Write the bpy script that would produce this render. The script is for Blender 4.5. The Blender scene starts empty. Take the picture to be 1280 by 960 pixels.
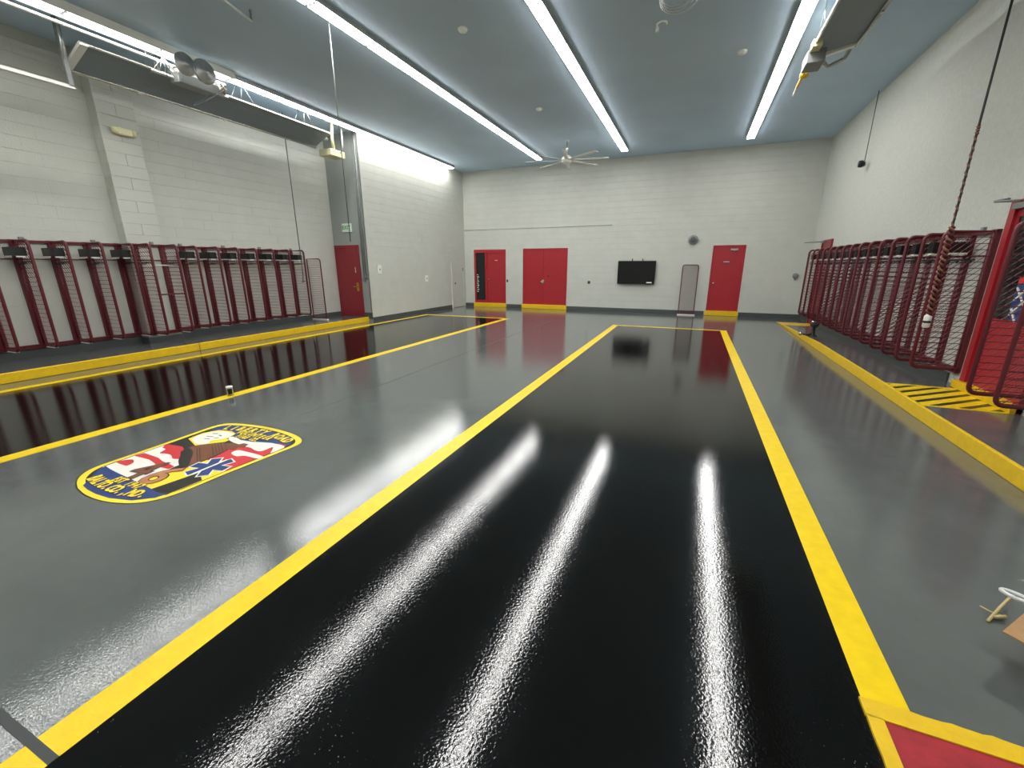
import bpy, bmesh, math, random
from mathutils import Vector, Matrix
random.seed(4)
PI = math.pi
C = bpy.context.scene.collection
# ------------------------------------------------------------------ camera, light, exposure
cam_d = bpy.data.cameras.new('camera'); cam = bpy.data.objects.new('camera', cam_d); C.objects.link(cam)
cam_d.sensor_fit = 'HORIZONTAL'; cam_d.sensor_width = 36.0; cam_d.lens = 36.0*524.73/1280.0
cam_d.clip_start = 0.05; cam_d.clip_end = 100
cam.location = (0, 0, 1.65)
cam.rotation_mode = 'XYZ'
cam.rotation_euler = (PI/2-0.2738, 0.0006, 0.3974)
bpy.context.scene.camera = cam
W = bpy.data.worlds.new('world'); bpy.context.scene.world = W; W.use_nodes = True
W.node_tree.nodes['Background'].inputs[0].default_value = (0.8, 0.9, 1, 1)
W.node_tree.nodes['Background'].inputs[1].default_value = 0.3
vs = bpy.context.scene.view_settings
vs.view_transform = 'Standard'; vs.look = 'None'; vs.gamma = 1.0; vs.use_curve_mapping = False
vs.exposure = 0.0
bpy.context.scene.cycles.max_bounces = 10
bpy.context.scene.cycles.diffuse_bounces = 6
LIGHT = 31.0            # emission of the ceiling strip lights
# room dimensions (metres)
YB = 16.2; YF = -3.2; XR = 3.3; XFL = -8.95; XL = -10.2; YJ = 10.3; ZC = 5.24; ZP = 0.15

# ------------------------------------------------------------------ materials
def lin(c): return tuple(((v/255)/12.92 if v/255 <= 0.04045 else ((v/255+0.055)/1.055)**2.4) for v in c)
def mat(name, rgb, rough=0.6, metal=0.0, noise=0.0, nscale=8.0, bump=0.0, bscale=60.0, emit=0.0, coat=0.0, spec=0.5, detail=3.0):
    m = bpy.data.materials.new(name); m.use_nodes = True; nt = m.node_tree; b = nt.nodes['Principled BSDF']
    col = lin(rgb) + (1,)
    b.inputs['Base Color'].default_value = col; b.inputs['Roughness'].default_value = rough
    b.inputs['Metallic'].default_value = metal; b.inputs['Specular IOR Level'].default_value = spec
    if coat: b.inputs['Coat Weight'].default_value = coat; b.inputs['Coat Roughness'].default_value = 0.05
    tc = nt.nodes.new('ShaderNodeTexCoord')
    if noise:
        n = nt.nodes.new('ShaderNodeTexNoise'); n.inputs['Scale'].default_value = nscale; n.inputs['Detail'].default_value = detail
        nt.links.new(tc.outputs['Object'], n.inputs['Vector'])
        r = nt.nodes.new('ShaderNodeMapRange'); r.inputs[1].default_value = 0.3; r.inputs[2].default_value = 0.7
        r.inputs[3].default_value = 1-noise; r.inputs[4].default_value = 1+noise
        nt.links.new(n.outputs['Fac'], r.inputs[0])
        v = nt.nodes.new('ShaderNodeVectorMath'); v.operation = 'SCALE'; v.inputs[0].default_value = col[:3]
        nt.links.new(r.outputs[0], v.inputs['Scale']); nt.links.new(v.outputs[0], b.inputs['Base Color'])
    if bump:
        n2 = nt.nodes.new('ShaderNodeTexNoise'); n2.inputs['Scale'].default_value = bscale; n2.inputs['Detail'].default_value = 2
        nt.links.new(tc.outputs['Object'], n2.inputs['Vector'])
        bp = nt.nodes.new('ShaderNodeBump'); bp.inputs['Distance'].default_value = bump; bp.inputs['Strength'].default_value = 1.0
        nt.links.new(n2.outputs['Fac'], bp.inputs['Height']); nt.links.new(bp.outputs[0], b.inputs['Normal'])
    if emit:
        b.inputs['Emission Color'].default_value = (1.0, 0.99, 0.965, 1); b.inputs['Emission Strength'].default_value = emit
    return m

def floor_mat(name, rgb, rough=0.1, b1=0.0012, b2=0.0006, speck=0.0, noise=0.15, spec=0.5):
    """poured epoxy: pigment, orange-peel relief in two sizes, a little dust grit"""
    m = bpy.data.materials.new(name); m.use_nodes = True; nt = m.node_tree; b = nt.nodes['Principled BSDF']
    N = nt.nodes.new; Lk = nt.links.new
    tc = N('ShaderNodeTexCoord')
    n = N('ShaderNodeTexNoise'); n.inputs['Scale'].default_value = 0.9; n.inputs['Detail'].default_value = 6; n.inputs['Roughness'].default_value = 0.65
    Lk(tc.outputs['Object'], n.inputs['Vector'])
    r = N('ShaderNodeMapRange'); r.inputs[1].default_value = .3; r.inputs[2].default_value = .7; r.inputs[3].default_value = 1-noise; r.inputs[4].default_value = 1+noise
    Lk(n.outputs['Fac'], r.inputs[0])
    v = N('ShaderNodeVectorMath'); v.operation = 'SCALE'; v.inputs[0].default_value = lin(rgb); Lk(r.outputs[0], v.inputs['Scale'])
    out = v.outputs[0]
    if speck:
        vo = N('ShaderNodeTexVoronoi'); vo.inputs['Scale'].default_value = 60; Lk(tc.outputs['Object'], vo.inputs['Vector'])
        big = N('ShaderNodeTexNoise'); big.inputs['Scale'].default_value = 2.2; Lk(tc.outputs['Object'], big.inputs['Vector'])
        th = N('ShaderNodeMapRange'); th.inputs[1].default_value = .5; th.inputs[2].default_value = .75; th.inputs[3].default_value = 0.0; th.inputs[4].default_value = .12
        Lk(big.outputs['Fac'], th.inputs[0])
        lt = N('ShaderNodeMath'); lt.operation = 'LESS_THAN'; Lk(vo.outputs['Distance'], lt.inputs[0]); Lk(th.outputs[0], lt.inputs[1])
        ml = N('ShaderNodeMath'); ml.operation = 'MULTIPLY'; ml.inputs[1].default_value = speck; Lk(lt.outputs[0], ml.inputs[0])
        mx = N('ShaderNodeMix'); mx.data_type = 'RGBA'; Lk(ml.outputs[0], mx.inputs[0]); Lk(out, mx.inputs[6]); mx.inputs[7].default_value = (.45, .45, .42, 1)
        out = mx.outputs[2]
    Lk(out, b.inputs['Base Color'])
    n0 = N('ShaderNodeTexNoise'); n0.inputs['Scale'].default_value = 3.0; Lk(tc.outputs['Object'], n0.inputs['Vector'])
    rr = N('ShaderNodeMapRange'); rr.inputs[3].default_value = rough*0.75; rr.inputs[4].default_value = rough*1.25; Lk(n0.outputs['Fac'], rr.inputs[0])
    Lk(rr.outputs[0], b.inputs['Roughness']); b.inputs['Specular IOR Level'].default_value = spec
    na = N('ShaderNodeTexNoise'); na.inputs['Scale'].default_value = 85; na.inputs['Detail'].default_value = 2; Lk(tc.outputs['Object'], na.inputs['Vector'])
    nb = N('ShaderNodeTexNoise'); nb.inputs['Scale'].default_value = 6; nb.inputs['Detail'].default_value = 2; Lk(tc.outputs['Object'], nb.inputs['Vector'])
    ba = N('ShaderNodeBump'); ba.inputs['Distance'].default_value = b1; ba.inputs['Strength'].default_value = 1; Lk(na.outputs['Fac'], ba.inputs['Height'])
    bb = N('ShaderNodeBump'); bb.inputs['Distance'].default_value = b2; bb.inputs['Strength'].default_value = 1; Lk(nb.outputs['Fac'], bb.inputs['Height'])
    Lk(ba.outputs[0], bb.inputs['Normal']); Lk(bb.outputs[0], b.inputs['Normal'])
    return m

M = {}
M['wall'] = mat('masonry_paint', (196, 198, 190), 0.75, noise=.03, nscale=3, bump=.003, bscale=45)
M['wall_right'] = mat('stippled_wall_paint', (196, 198, 190), 0.8, noise=.05, nscale=22, bump=.006, bscale=30)
M['ceil'] = mat('ceiling_paint', (184, 206, 226), 0.6, noise=.06, nscale=.7)
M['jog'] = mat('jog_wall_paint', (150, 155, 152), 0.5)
M['floor'] = floor_mat('grey_epoxy', (88, 93, 92), 0.075, b1=.00055, b2=.0002, spec=1.0)
M['black'] = floor_mat('black_epoxy', (7, 7, 7), 0.05, b1=.00042, b2=.00015, speck=.55, noise=.4, spec=.5)
M['plat'] = floor_mat('platform_grey_epoxy', (84, 86, 86), 0.16, b1=.0002, b2=.0004)
M['yel'] = mat('yellow_floor_paint', (240, 206, 12), 0.3, noise=.05, nscale=14, bump=.0008, bscale=70, spec=.4)
M['curb'] = mat('yellow_curb_paint', (228, 188, 18), 0.4, noise=.06, nscale=16, bump=.002, bscale=50)
M['base'] = mat('baseboard_paint', (74, 79, 79), 0.4)
M['red'] = mat('red_door_paint', (164, 34, 45), 0.38, noise=.04, nscale=6)
M['redd'] = mat('dark_red_door_paint', (138, 38, 48), 0.4)
M['rack'] = mat('maroon_powder_coat', (94, 27, 36), 0.36)
M['blk'] = mat('black_plastic', (18, 19, 20), 0.4)
M['scr'] = mat('screen_glass', (9, 11, 13), 0.12)
M['dk'] = mat('dark_rubber', (35, 35, 36), 0.6)
M['wht'] = mat('white_enamel', (235, 235, 228), 0.4)
M['cream'] = mat('cream_plastic', (222, 218, 180), 0.45)
M['grey'] = mat('grey_metal_paint', (130, 133, 132), 0.45, metal=.2)
M['galv'] = mat('galvanized_steel', (185, 188, 186), 0.35, metal=.8, noise=.12, nscale=12)
M['alu'] = mat('polished_aluminium', (215, 214, 205), 0.25, metal=.85)
M['chr'] = mat('chrome', (210, 210, 210), 0.12, metal=1)
M['refl'] = mat('dull_reflector_sheet', (132, 142, 148), 0.6)
M['brass'] = mat('brass', (205, 165, 80), 0.3, metal=.8)
M['glass'] = mat('dark_window_glass', (26, 32, 33), 0.1)
M['lamp'] = mat('lit_tube_lens', (255, 253, 244), 0.5, emit=LIGHT)
M['lamp2'] = mat('shielded_tube_lens', (255, 252, 240), 0.5, emit=LIGHT*.8)
M['lensoff'] = mat('unlit_tube_lens', (236, 230, 205), 0.4)
M['card'] = mat('cardboard', (170, 132, 92), 0.85, noise=.08, nscale=20)
M['plast'] = mat('milky_plastic', (214, 216, 214), 0.3)
M['straw'] = mat('straw', (196, 180, 130), 0.8)
M['padred'] = mat('red_grit_surface', (158, 34, 44), 0.7, noise=.15, nscale=14, bump=.004, bscale=30)
M['rope'] = mat('tan_rope', (134, 92, 72), 0.8)
M['blue'] = mat('navy_paint', (36, 62, 120), 0.35); M['ered'] = mat('flag_red_paint', (206, 48, 56), 0.35)
M['ewht'] = mat('white_floor_paint', (236, 234, 224), 0.35); M['eblk'] = mat('black_floor_paint', (32, 32, 30), 0.35)
M['brown'] = mat('brown_paint', (118, 72, 48), 0.4, noise=.08, nscale=10); M['tan'] = mat('copper_tan_paint', (186, 124, 82), 0.4, noise=.1, nscale=12)
M['eyel'] = mat('emblem_yellow_paint', (250, 222, 50), 0.35); M['green'] = mat('exit_green', (60, 150, 90), 0.5)
M['exitw'] = mat('exit_face', (205, 222, 205), 0.5); M['cable'] = mat('grey_cable', (84, 88, 90), 0.6)
M['valve'] = mat('yellow_valve', (240, 200, 40), 0.4); M['seam'] = mat('joint_sealant', (58, 61, 62), 0.5)

# ------------------------------------------------------------------ mesh helpers
class MB:
    def __init__(s): s.v = []; s.f = []; s.sm = []
    def add(s, vs, fs, smooth=False):
        o = len(s.v); s.v += [tuple(v) for v in vs]; s.f += [tuple(i+o for i in f) for f in fs]; s.sm += [smooth]*len(fs); return s
    def box(s, x0, y0, z0, x1, y1, z1):
        x0, x1 = min(x0, x1), max(x0, x1); y0, y1 = min(y0, y1), max(y0, y1); z0, z1 = min(z0, z1), max(z0, z1)
        return s.add([(x0,y0,z0),(x1,y0,z0),(x1,y1,z0),(x0,y1,z0),(x0,y0,z1),(x1,y0,z1),(x1,y1,z1),(x0,y1,z1)],
                     [(0,3,2,1),(4,5,6,7),(0,1,5,4),(1,2,6,5),(2,3,7,6),(3,0,4,7)])
    def tube(s, pts, r, n=8, smooth=True, cap=True):
        P = [Vector(p) for p in pts]; rs = r if isinstance(r, (list, tuple)) else [r]*len(P)
        vs_ = []; up = None
        for i, p in enumerate(P):
            t = ((P[min(i+1, len(P)-1)]-P[max(i-1, 0)])).normalized()
            if up is None: up = Vector((0,0,1)) if abs(t.z) < .9 else Vector((1,0,0))
            a = t.cross(up)
            if a.length < 1e-4: up = Vector((1,0,0)) if abs(t.x) < .9 else Vector((0,1,0)); a = t.cross(up)
            a.normalize(); b = a.cross(t).normalized(); up = b
            for k in range(n):
                q = 2*PI*(k+.5)/n; vs_.append(p + (a*math.cos(q)+b*math.sin(q))*rs[i])
        fs = [(i*n+k, i*n+(k+1)%n, (i+1)*n+(k+1)%n, (i+1)*n+k) for i in range(len(P)-1) for k in range(n)]
        if cap: fs += [tuple(range(n-1, -1, -1)), tuple((len(P)-1)*n+k for k in range(n))]
        return s.add(vs_, fs, smooth)
    def lathe(s, prof, o=(0,0,0), axis='z', n=20, smooth=True):
        vs_ = []
        for r, h in prof:
            for k in range(n):
                a = 2*PI*k/n; c, d = r*math.cos(a), r*math.sin(a)
                p = {'z': (c,d,h), 'x': (h,c,d), 'y': (c,-h,d) if False else (d,h,c)}[axis]
                vs_.append((o[0]+p[0], o[1]+p[1], o[2]+p[2]))
        fs = [(i*n+k, i*n+(k+1)%n, (i+1)*n+(k+1)%n, (i+1)*n+k) for i in range(len(prof)-1) for k in range(n)]
        fs += [tuple(range(n-1, -1, -1)), tuple((len(prof)-1)*n+k for k in range(n))]
        return s.add(vs_, fs, smooth)
    def prism(s, poly, z0, z1):
        n = len(poly); vs_ = [(x,y,z0) for x,y in poly]+[(x,y,z1) for x,y in poly]
        return s.add(vs_, [tuple(range(n-1,-1,-1)), tuple(range(n,2*n))]+[(i,(i+1)%n,n+(i+1)%n,n+i) for i in range(n)])
    def mesh(s, name, m):
        me = bpy.data.meshes.new(name); me.from_pydata(s.v, [], s.f)
        bm = bmesh.new(); bm.from_mesh(me); bmesh.ops.recalc_face_normals(bm, faces=bm.faces); 
        bm.to_mesh(me); bm.free()
        for i, p in enumerate(me.polygons): p.use_smooth = s.sm[i]
        me.materials.append(m); return me
    def build(s, name, m, parent=None):
        o = bpy.data.objects.new(name, s.mesh(name, m)); C.objects.link(o)
        if parent: o.parent = parent
        return o
def bevel(o, w=.005, seg=2):
    md = o.modifiers.new('bevel', 'BEVEL'); md.width = w; md.segments = seg; md.limit_method = 'ANGLE'; return o
def tag(o, label=None, cat=None, group=None, kind=None):
    if label: o['label'] = label
    if cat: o['category'] = cat
    if group: o['group'] = group
    if kind: o['kind'] = kind
    return o
def thing(name, label, cat, loc=(0,0,0), group=None, rz=0):
    o = bpy.data.objects.new(name, None); C.objects.link(o); o.location = loc; o.rotation_euler = (0,0,rz); o.empty_display_size = .1
    return tag(o, label, cat, group)
def struct(name, label, loc=(0,0,0)):
    o = bpy.data.objects.new(name, None); C.objects.link(o); o.location = loc
    return tag(o, label, None, None, 'structure')
def bx(name, m, parent, *c, bev=0):
    o = MB().box(*c).build(name, m, parent)
    if bev: bevel(o, bev)
    return o
def copy_part(o, parent, loc=None):
    c = o.copy(); C.objects.link(c); c.parent = parent
    if loc is not None: c.location = loc
    for ch in list(o.children): copy_part(ch, c)
    return c
def copy_tree(o, loc, label, group=None):
    c = o.copy(); C.objects.link(c); c.location = loc; c['label'] = label
    for ch in list(o.children): copy_part(ch, c)
    return c

# ------------------------------------------------------------------ floor
fl = MB().box(XL-.2, YF-.2, -.3, XR+.2, YB+.2, 0).build('floor', M['floor'])
tag(fl, 'glossy grey epoxy floor of the station bay', kind='structure')
bx('bay_panel', M['black'], fl, -1.88, YF, -.001, .80, 12.36, .0012)['label'] = 'glossy black epoxy rectangle in the middle of the floor'
bx('bay_panel', M['black'], fl, -8.48, YF, -.001, -5.54, 12.64, .0012)['label'] = 'glossy black epoxy rectangle beside the left kerb'
def stripe(x0, y0, x1, y1, lab=None):
    o = bx('painted_stripe', M['yel'], fl, x0, y0, 0, x1, y1, .0025)
    if lab: o['label'] = lab
stripe(-2.025, YF, -1.87, 12.44); stripe(.785, 1.70, .94, 12.44); stripe(-1.87, 12.30, .785, 12.44)
stripe(-5.57, YF, -5.40, 12.42); stripe(-8.62, YF, -8.48, 12.70); stripe(-8.48, 12.56, -5.57, 12.70)
stripe(-5.57, 12.42, -5.40, 12.70)
seam = bx('expansion_joint', M['seam'], fl, -4.0, 3.2, 0, -3.99, 13.0, .001); seam['label'] = 'thin dark joint line running down the grey lane'
bx('expansion_joint', M['seam'], fl, -4.3, .335, 0, -1.87, .365, .003)

# ------------------------------------------------------------------ walls
def wall_blocks(parent, w0, w1, z0, z1, holes, place, seed, m, bw=.406, bh=.203, part='block', single=False):
    """masonry units with recessed joints; place(u, z, d) gives the point, d = how far proud of the backing"""
    rnd = random.Random(seed); mb = MB(); rects = []
    nz = int(math.ceil((z1-z0)/bh))
    for j in range(nz):
        za, zb = z0+j*bh, min(z0+(j+1)*bh, z1)
        off = (j % 2)*bw/2; u = w0-off
        while u < w1:
            ua, ub = max(u, w0), min(u+bw, w1)
            rs = [(ua, za, ub, zb)]
            for (h0, hz0, h1, hz1) in holes:
                nr = []
                for (a, b, c, d) in rs:
                    if c <= h0 or a >= h1 or d <= hz0 or b >= hz1: nr.append((a, b, c, d)); continue
                    if a < h0: nr.append((a, b, h0, d))
                    if c > h1: nr.append((h1, b, c, d))
                    aa, cc = max(a, h0), min(c, h1)
                    if b < hz0: nr.append((aa, b, cc, hz0))
                    if d > hz1: nr.append((aa, hz1, cc, d))
                rs = nr
            rects += [r + (j,) for r in rs if r[2]-r[0] > .012 and r[3]-r[1] > .012]
            u += bw
    for (a, b, c, d, j) in rects:
        g = .0001; e = .0022
        pr = .05 + rnd.choice([0, 0, 0, 0, 0, 0, .0006, .0014]) 
        gg = .0009; q = [(a+g,b+gg),(c-g,b+gg),(c-g,d-gg),(a+g,d-gg)]; qi = [(a+g+e*.1,b+gg+e),(c-g-e*.1,b+gg+e),(c-g-e*.1,d-gg-e),(a+g+e*.1,d-gg-e)]
        vs_ = [place(u, z, .040) for u, z in q]+[place(u, z, pr-.0014) for u, z in q]+[place(u, z, pr) for u, z in qi]
        fs = [(i,(i+1)%4,4+(i+1)%4,4+i) for i in range(4)]+[(4+i,4+(i+1)%4,8+(i+1)%4,8+i) for i in range(4)]+[(8,9,10,11)]
        if single: MB().add(vs_, fs).build(part, m, parent)
        else: mb.add(vs_, fs)
    if not single:
        o = mb.build('blockwork', m, parent); o['kind'] = 'stuff'
def wall(name, label, box, m):
    o = MB().box(*box).build(name, m); tag(o, label, kind='structure'); return o
# back wall and its door openings (u = x)
D1 = (-8.50, 0, -7.075, 2.30); D2 = (-6.32, 0, -4.505, 2.31); D3 = (.50, 0, 1.475, 2.31)
wb = wall('wall_back', 'pale grey painted block wall across the far end', (XFL-.3, YB+.05, 0, XR+.3, YB+.35, ZC), M['wall'])
wb2 = MB()
for a, b in ((XFL-.3, D1[0]), (D1[2], D2[0]), (D2[2], D3[0]), (D3[2], XR+.3)): wb2.box(a, YB+.01, 0, b, YB+.06, ZC)
for d in (D1, D2, D3): wb2.box(d[0], YB+.01, d[3], d[2], YB+.06, ZC)
wb2.build('wall_backing', M['wall'], wb)
wall_blocks(wb, XFL, XR, .0, ZC, [D1, D2, D3], lambda u, z, d: (u, YB+.05-d, z), 1, M['wall'])
wr = wall('wall_right', 'pale grey stippled wall on the right', (XR, YF, 0, XR+.3, YB, ZC), M['wall_right'])
wf = wall('wall_front', 'pale wall behind the camera', (XL-.3, YF-.3, 0, XR+.3, YF, ZC), M['wall'])
wl = wall('wall_left', 'pale grey painted block wall behind the left lockers', (XL-.35, YF, 0, XL-.05, YJ+.05, ZC), M['wall'])
wall_blocks(wl, YF, YJ, .0, ZC, [], lambda u, z, d: (XL-.05+d, u, z), 2, M['wall'])
wfl = wall('wall_left_far', 'pale grey block wall set forward near the back corner', (XFL-.35, YJ+.06, 0, XFL-.05, YB, ZC), M['wall'])
wall_blocks(wfl, YJ, YB, .0, ZC, [], lambda u, z, d: (XFL-.05+d, u, z), 3, M['wall'])
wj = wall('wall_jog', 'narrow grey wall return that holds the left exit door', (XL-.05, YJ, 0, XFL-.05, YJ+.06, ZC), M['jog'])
# pilaster: every block its own piece
PX = XL+.24; PY0, PY1 = 4.90, 5.50
pil = wall('pilaster', 'block pilaster standing out from the left wall', (XL, PY0+.01, 0, PX-.05+.04, PY1-.01, ZC), M['wall'])
for j in range(26):
    z0, z1 = j*.203, min((j+1)*.203, ZC)
    cuts = [PY0, PY1] if j % 2 == 0 else [PY0, PY0+.30, PY1]
    for a, b in zip(cuts[:-1], cuts[1:]):
        o = MB().box(XL+.002, a+.0015, z0+.002, PX+random.choice([0,.002,.004]), b-.0015, z1-.002).build('block', M['wall'], pil); bevel(o, .0025, 1)
ce = wall('ceiling', 'dark slate-blue painted flat ceiling', (XL-.3, YF-.2, ZC, XR+.3, YB+.3, ZC+.2), M['ceil'])
# baseboards
def base(name, label, c):
    o = MB().box(*c).build(name, M['base']); bevel(o, .006); tag(o, label, kind='structure')
base('baseboard_back', 'dark grey cove base along the far wall between red doors', (D2[2]+.03, YB-.025, 0, D3[0]-.06, YB+.005, .14))
base('baseboard_back.001', 'short dark grey cove base left of the sidelight door', (XFL, YB-.025, 0, D1[0]-.05, YB+.005, .14))
base('baseboard_back.002', 'dark grey cove base between the sidelight door and double door', (D1[2]+.05, YB-.025, 0, D2[0]-.03, YB+.005, .14))
base('baseboard_back.003', 'dark grey cove base right of the single red door', (D3[2]+.05, YB-.025, 0, XR, YB+.005, .14))
base('baseboard_left_far', 'dark grey cove base under the forward left wall', (XFL-.005, YJ, 0, XFL+.025, 15.0, .14))
base('baseboard_left', 'dark grey base behind the left lockers', (XL-.005, YF, .0, XL+.03, PY0-.02, .30))
base('baseboard_left.001', 'dark grey base past the pilaster', (XL-.005, PY1+.02, .0, XL+.03, YJ, .28))
base('baseboard_jog', 'dark grey base under the wall return right of the exit door', (-9.24, YJ-.025, .1, XFL, YJ+.005, .28))
base('baseboard_pilaster', 'dark grey base around the pilaster foot', (XL, PY0-.025, .1, PX+.03, PY1+.02, .27))
base('baseboard_right', 'dark grey base along the right wall behind lockers', (XR-.025, 7.3, 0, XR+.005, YB-.03, .27))
# raised platforms
pl = MB().box(XL-.05, YF, 0, -9.12, YJ, ZP).build('platform_left', M['plat']); tag(pl, 'raised grey concrete walkway under the left lockers', kind='structure')
for a, b in ((YF, 5.29), (5.30, YJ)):
    k = MB().box(-9.125, a, 0, -9.09, b, ZP+.004).build('kerb_face', M['curb'], pl); k['label'] = 'yellow painted kerb edge'; bevel(k, .012)
# right platform: level, then ramps down to the floor at the far end
XK = 2.47
rp = MB(); rp.add([(XK+.03,YF,0),(XR,YF,0),(XR,14.9,0),(XK+.03,14.9,0),(XK+.03,YF,ZP),(XR,YF,ZP),(XR,10.2,ZP),(XK+.03,10.2,ZP),(XR,14.9,.012),(XK+.03,14.9,.012)],
    [(0,3,2,1),(4,5,6,7),(7,6,8,9),(0,1,5,4),(3,9,8,2),(0,4,7,9,3),(1,2,8,6,5)])
rpo = rp.build('platform_right', M['plat']); tag(rpo, 'raised grey walkway under the right lockers, ramping down at its far end', kind='structure')
k = MB(); k.add([(XK,YF,0),(XK+.035,YF,0),(XK+.035,14.95,0),(XK,14.95,0),(XK,YF,ZP+.004),(XK+.035,YF,ZP+.004),(XK+.035,10.2,ZP+.004),(XK,10.2,ZP+.004),(XK+.035,14.95,.014),(XK,14.95,.014)],
    [(0,3,2,1),(4,5,6,7),(7,6,8,9),(0,1,5,4),(3,9,8,2),(0,4,7,9,3),(1,2,8,6,5)])
k = k.build('kerb_face', M['curb'], rpo); k['label'] = 'yellow painted kerb edge'; bevel(k, .012)
zr = lambda y: .012+(14.9-y)/4.7*.138+.002
o = MB().add([(XK+.03,13.9,zr(13.9)-.004),(XR-.03,13.9,zr(13.9)-.004),(XR-.03,14.85,zr(14.85)-.004),(XK+.03,14.85,zr(14.85)-.004),(XK+.03,13.9,zr(13.9)),(XR-.03,13.9,zr(13.9)),(XR-.03,14.85,zr(14.85)),(XK+.03,14.85,zr(14.85))],
    [(0,3,2,1),(4,5,6,7),(0,1,5,4),(1,2,6,5),(2,3,7,6),(3,0,4,7)]).build('painted_stripe', M['curb'], rpo)
# hatched keep-clear box in front of the right door
HY0, HY1 = 5.86, 6.90
hx0, hx1 = XK+.035, XR-.02
def hstr(poly):
    MB().prism(poly, ZP, ZP+.0025).build('painted_stripe', M['yel'], rpo)
hstr([(hx0,HY1-.045),(hx1,HY1-.045),(hx1,HY1),(hx0,HY1)]); hstr([(hx0,HY0),(hx1,HY0),(hx1,HY0+.045),(hx0,HY0+.045)])
def clipx(p, a0, a1, b0, b1):  # Sutherland-Hodgman
    for ax, v, s in ((0,a0,1),(0,a1,-1),(1,b0,1),(1,b1,-1)):
        out = []
        for i in range(len(p)):
            P, Q = p[i], p[(i+1)%len(p)]; ip = (P[ax]-v)*s >= 0; iq = (Q[ax]-v)*s >= 0
            if ip: out.append(P)
            if ip != iq:
                t = (v-P[ax])/(Q[ax]-P[ax]); out.append((P[0]+t*(Q[0]-P[0]), P[1]+t*(Q[1]-P[1])))
        p = out
        if not p: return p
    return p
sl = .8
MB().box(hx0, HY0+.04, ZP, hx1, HY1-.04, ZP+.0012).build('bay_panel', M['eblk'], rpo)['label'] = 'black ground of the hatched box'
for i in range(-6, 9):
    y0 = HY0+i*.205
    p = clipx([(hx0-.1, y0-.1*sl), (hx1+.1, y0+(hx1-hx0+.1)*sl), (hx1+.1, y0+(hx1-hx0+.1)*sl+.125), (hx0-.1, y0-.1*sl+.125)], hx0, hx1, HY0+.045, HY1-.045)
    if len(p) > 2: hstr(p)

# ------------------------------------------------------------------ doors
def knob(parent, x, y, z, m, r=.03):
    MB().lathe([(.012,0),(.012,-.04),(r,-.045),(r*1.05,-.065),(r*.6,-.08)], (x, y, z), 'y', 14).build('knob', m, parent)
def sill(parent, x0, x1):
    o = bx('sill', M['curb'], parent, x0-.03, YB-.09, 0, x1+.03, YB+.01, .165, bev=.012); o['label'] = 'yellow painted door sill'
# door 1: sidelight and leaf
d = struct('door_1', 'red door with dark glass sidelight at the left of the far wall'); x0, _, x1, z1 = D1
f = MB(); f.box(x0,YB-.02,.16,x0+.08,YB+.06,z1).box(x1-.05,YB-.02,.16,x1,YB+.06,z1).box(x0+.08,YB-.02,z1-.13,x1-.05,YB+.06,z1).box(x0+.50,YB-.02,.16,x0+.58,YB+.06,z1-.13).box(x0+.08,YB-.02,.16,x0+.50,YB+.06,.28)
f.build('door_frame', M['red'], d)
s_ = bx('sidelight', M['glass'], d, x0+.08, YB+.02, .28, x0+.50, YB+.045, z1-.13)
tx = MB()
for i in range(9): tx.box(x0+.10, YB+.012, 1.28-i*.085, x0+.16+.03*(i%2), YB+.02, 1.32-i*.085)
tx.build('decal', M['plast'], d)['label'] = 'small pale lettering stuck on the glass'
l = bx('door_leaf', M['red'], d, x0+.58, YB+.005, .165, x1-.05, YB+.045, z1-.13, bev=.004); knob(l, x0+.68, YB+.005, 1.13, M['chr'])
bx('sign', M['plast'], l, x0+.94, YB-.002, 1.86, x0+1.06, YB+.006, 1.89)
sill(d, x0, x1)
# door 2: double leaf
d = struct('door_2', 'wide red double door on the far wall'); x0, _, x1, z1 = D2; xm = x0+.86
f = MB(); f.box(x0,YB-.02,.16,x0+.04,YB+.06,z1).box(x1-.04,YB-.02,.16,x1,YB+.06,z1).box(x0+.04,YB-.02,z1-.05,x1-.04,YB+.06,z1); f.build('door_frame', M['red'], d)
bx('door_leaf', M['red'], d, x0+.04, YB+.0, .165, xm-.004, YB+.045, z1-.05, bev=.004)
l = bx('door_leaf', M['red'], d, xm+.004, YB+.0, .165, x1-.04, YB+.045, z1-.05, bev=.004)
h = MB(); h.box(xm-.05,YB-.012,.98,xm+.035,YB+.001,1.14); h.tube([(xm-.01,YB-.01,1.06),(xm-.01,YB-.06,1.06),(xm-.13,YB-.065,1.05)], .014, 8); h.tube([(xm+.0,YB-.01,1.10),(xm+.0,YB-.05,1.10),(xm+.03,YB-.05,.98)], .012, 8)
h.build('door_handle', M['alu'], l)
MB().lathe([(.028,0),(.028,-.012),(.012,-.02)], (xm+.19, YB, 1.27), 'y', 12).build('lock', M['dk'], l)
sill(d, x0, x1)
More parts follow.
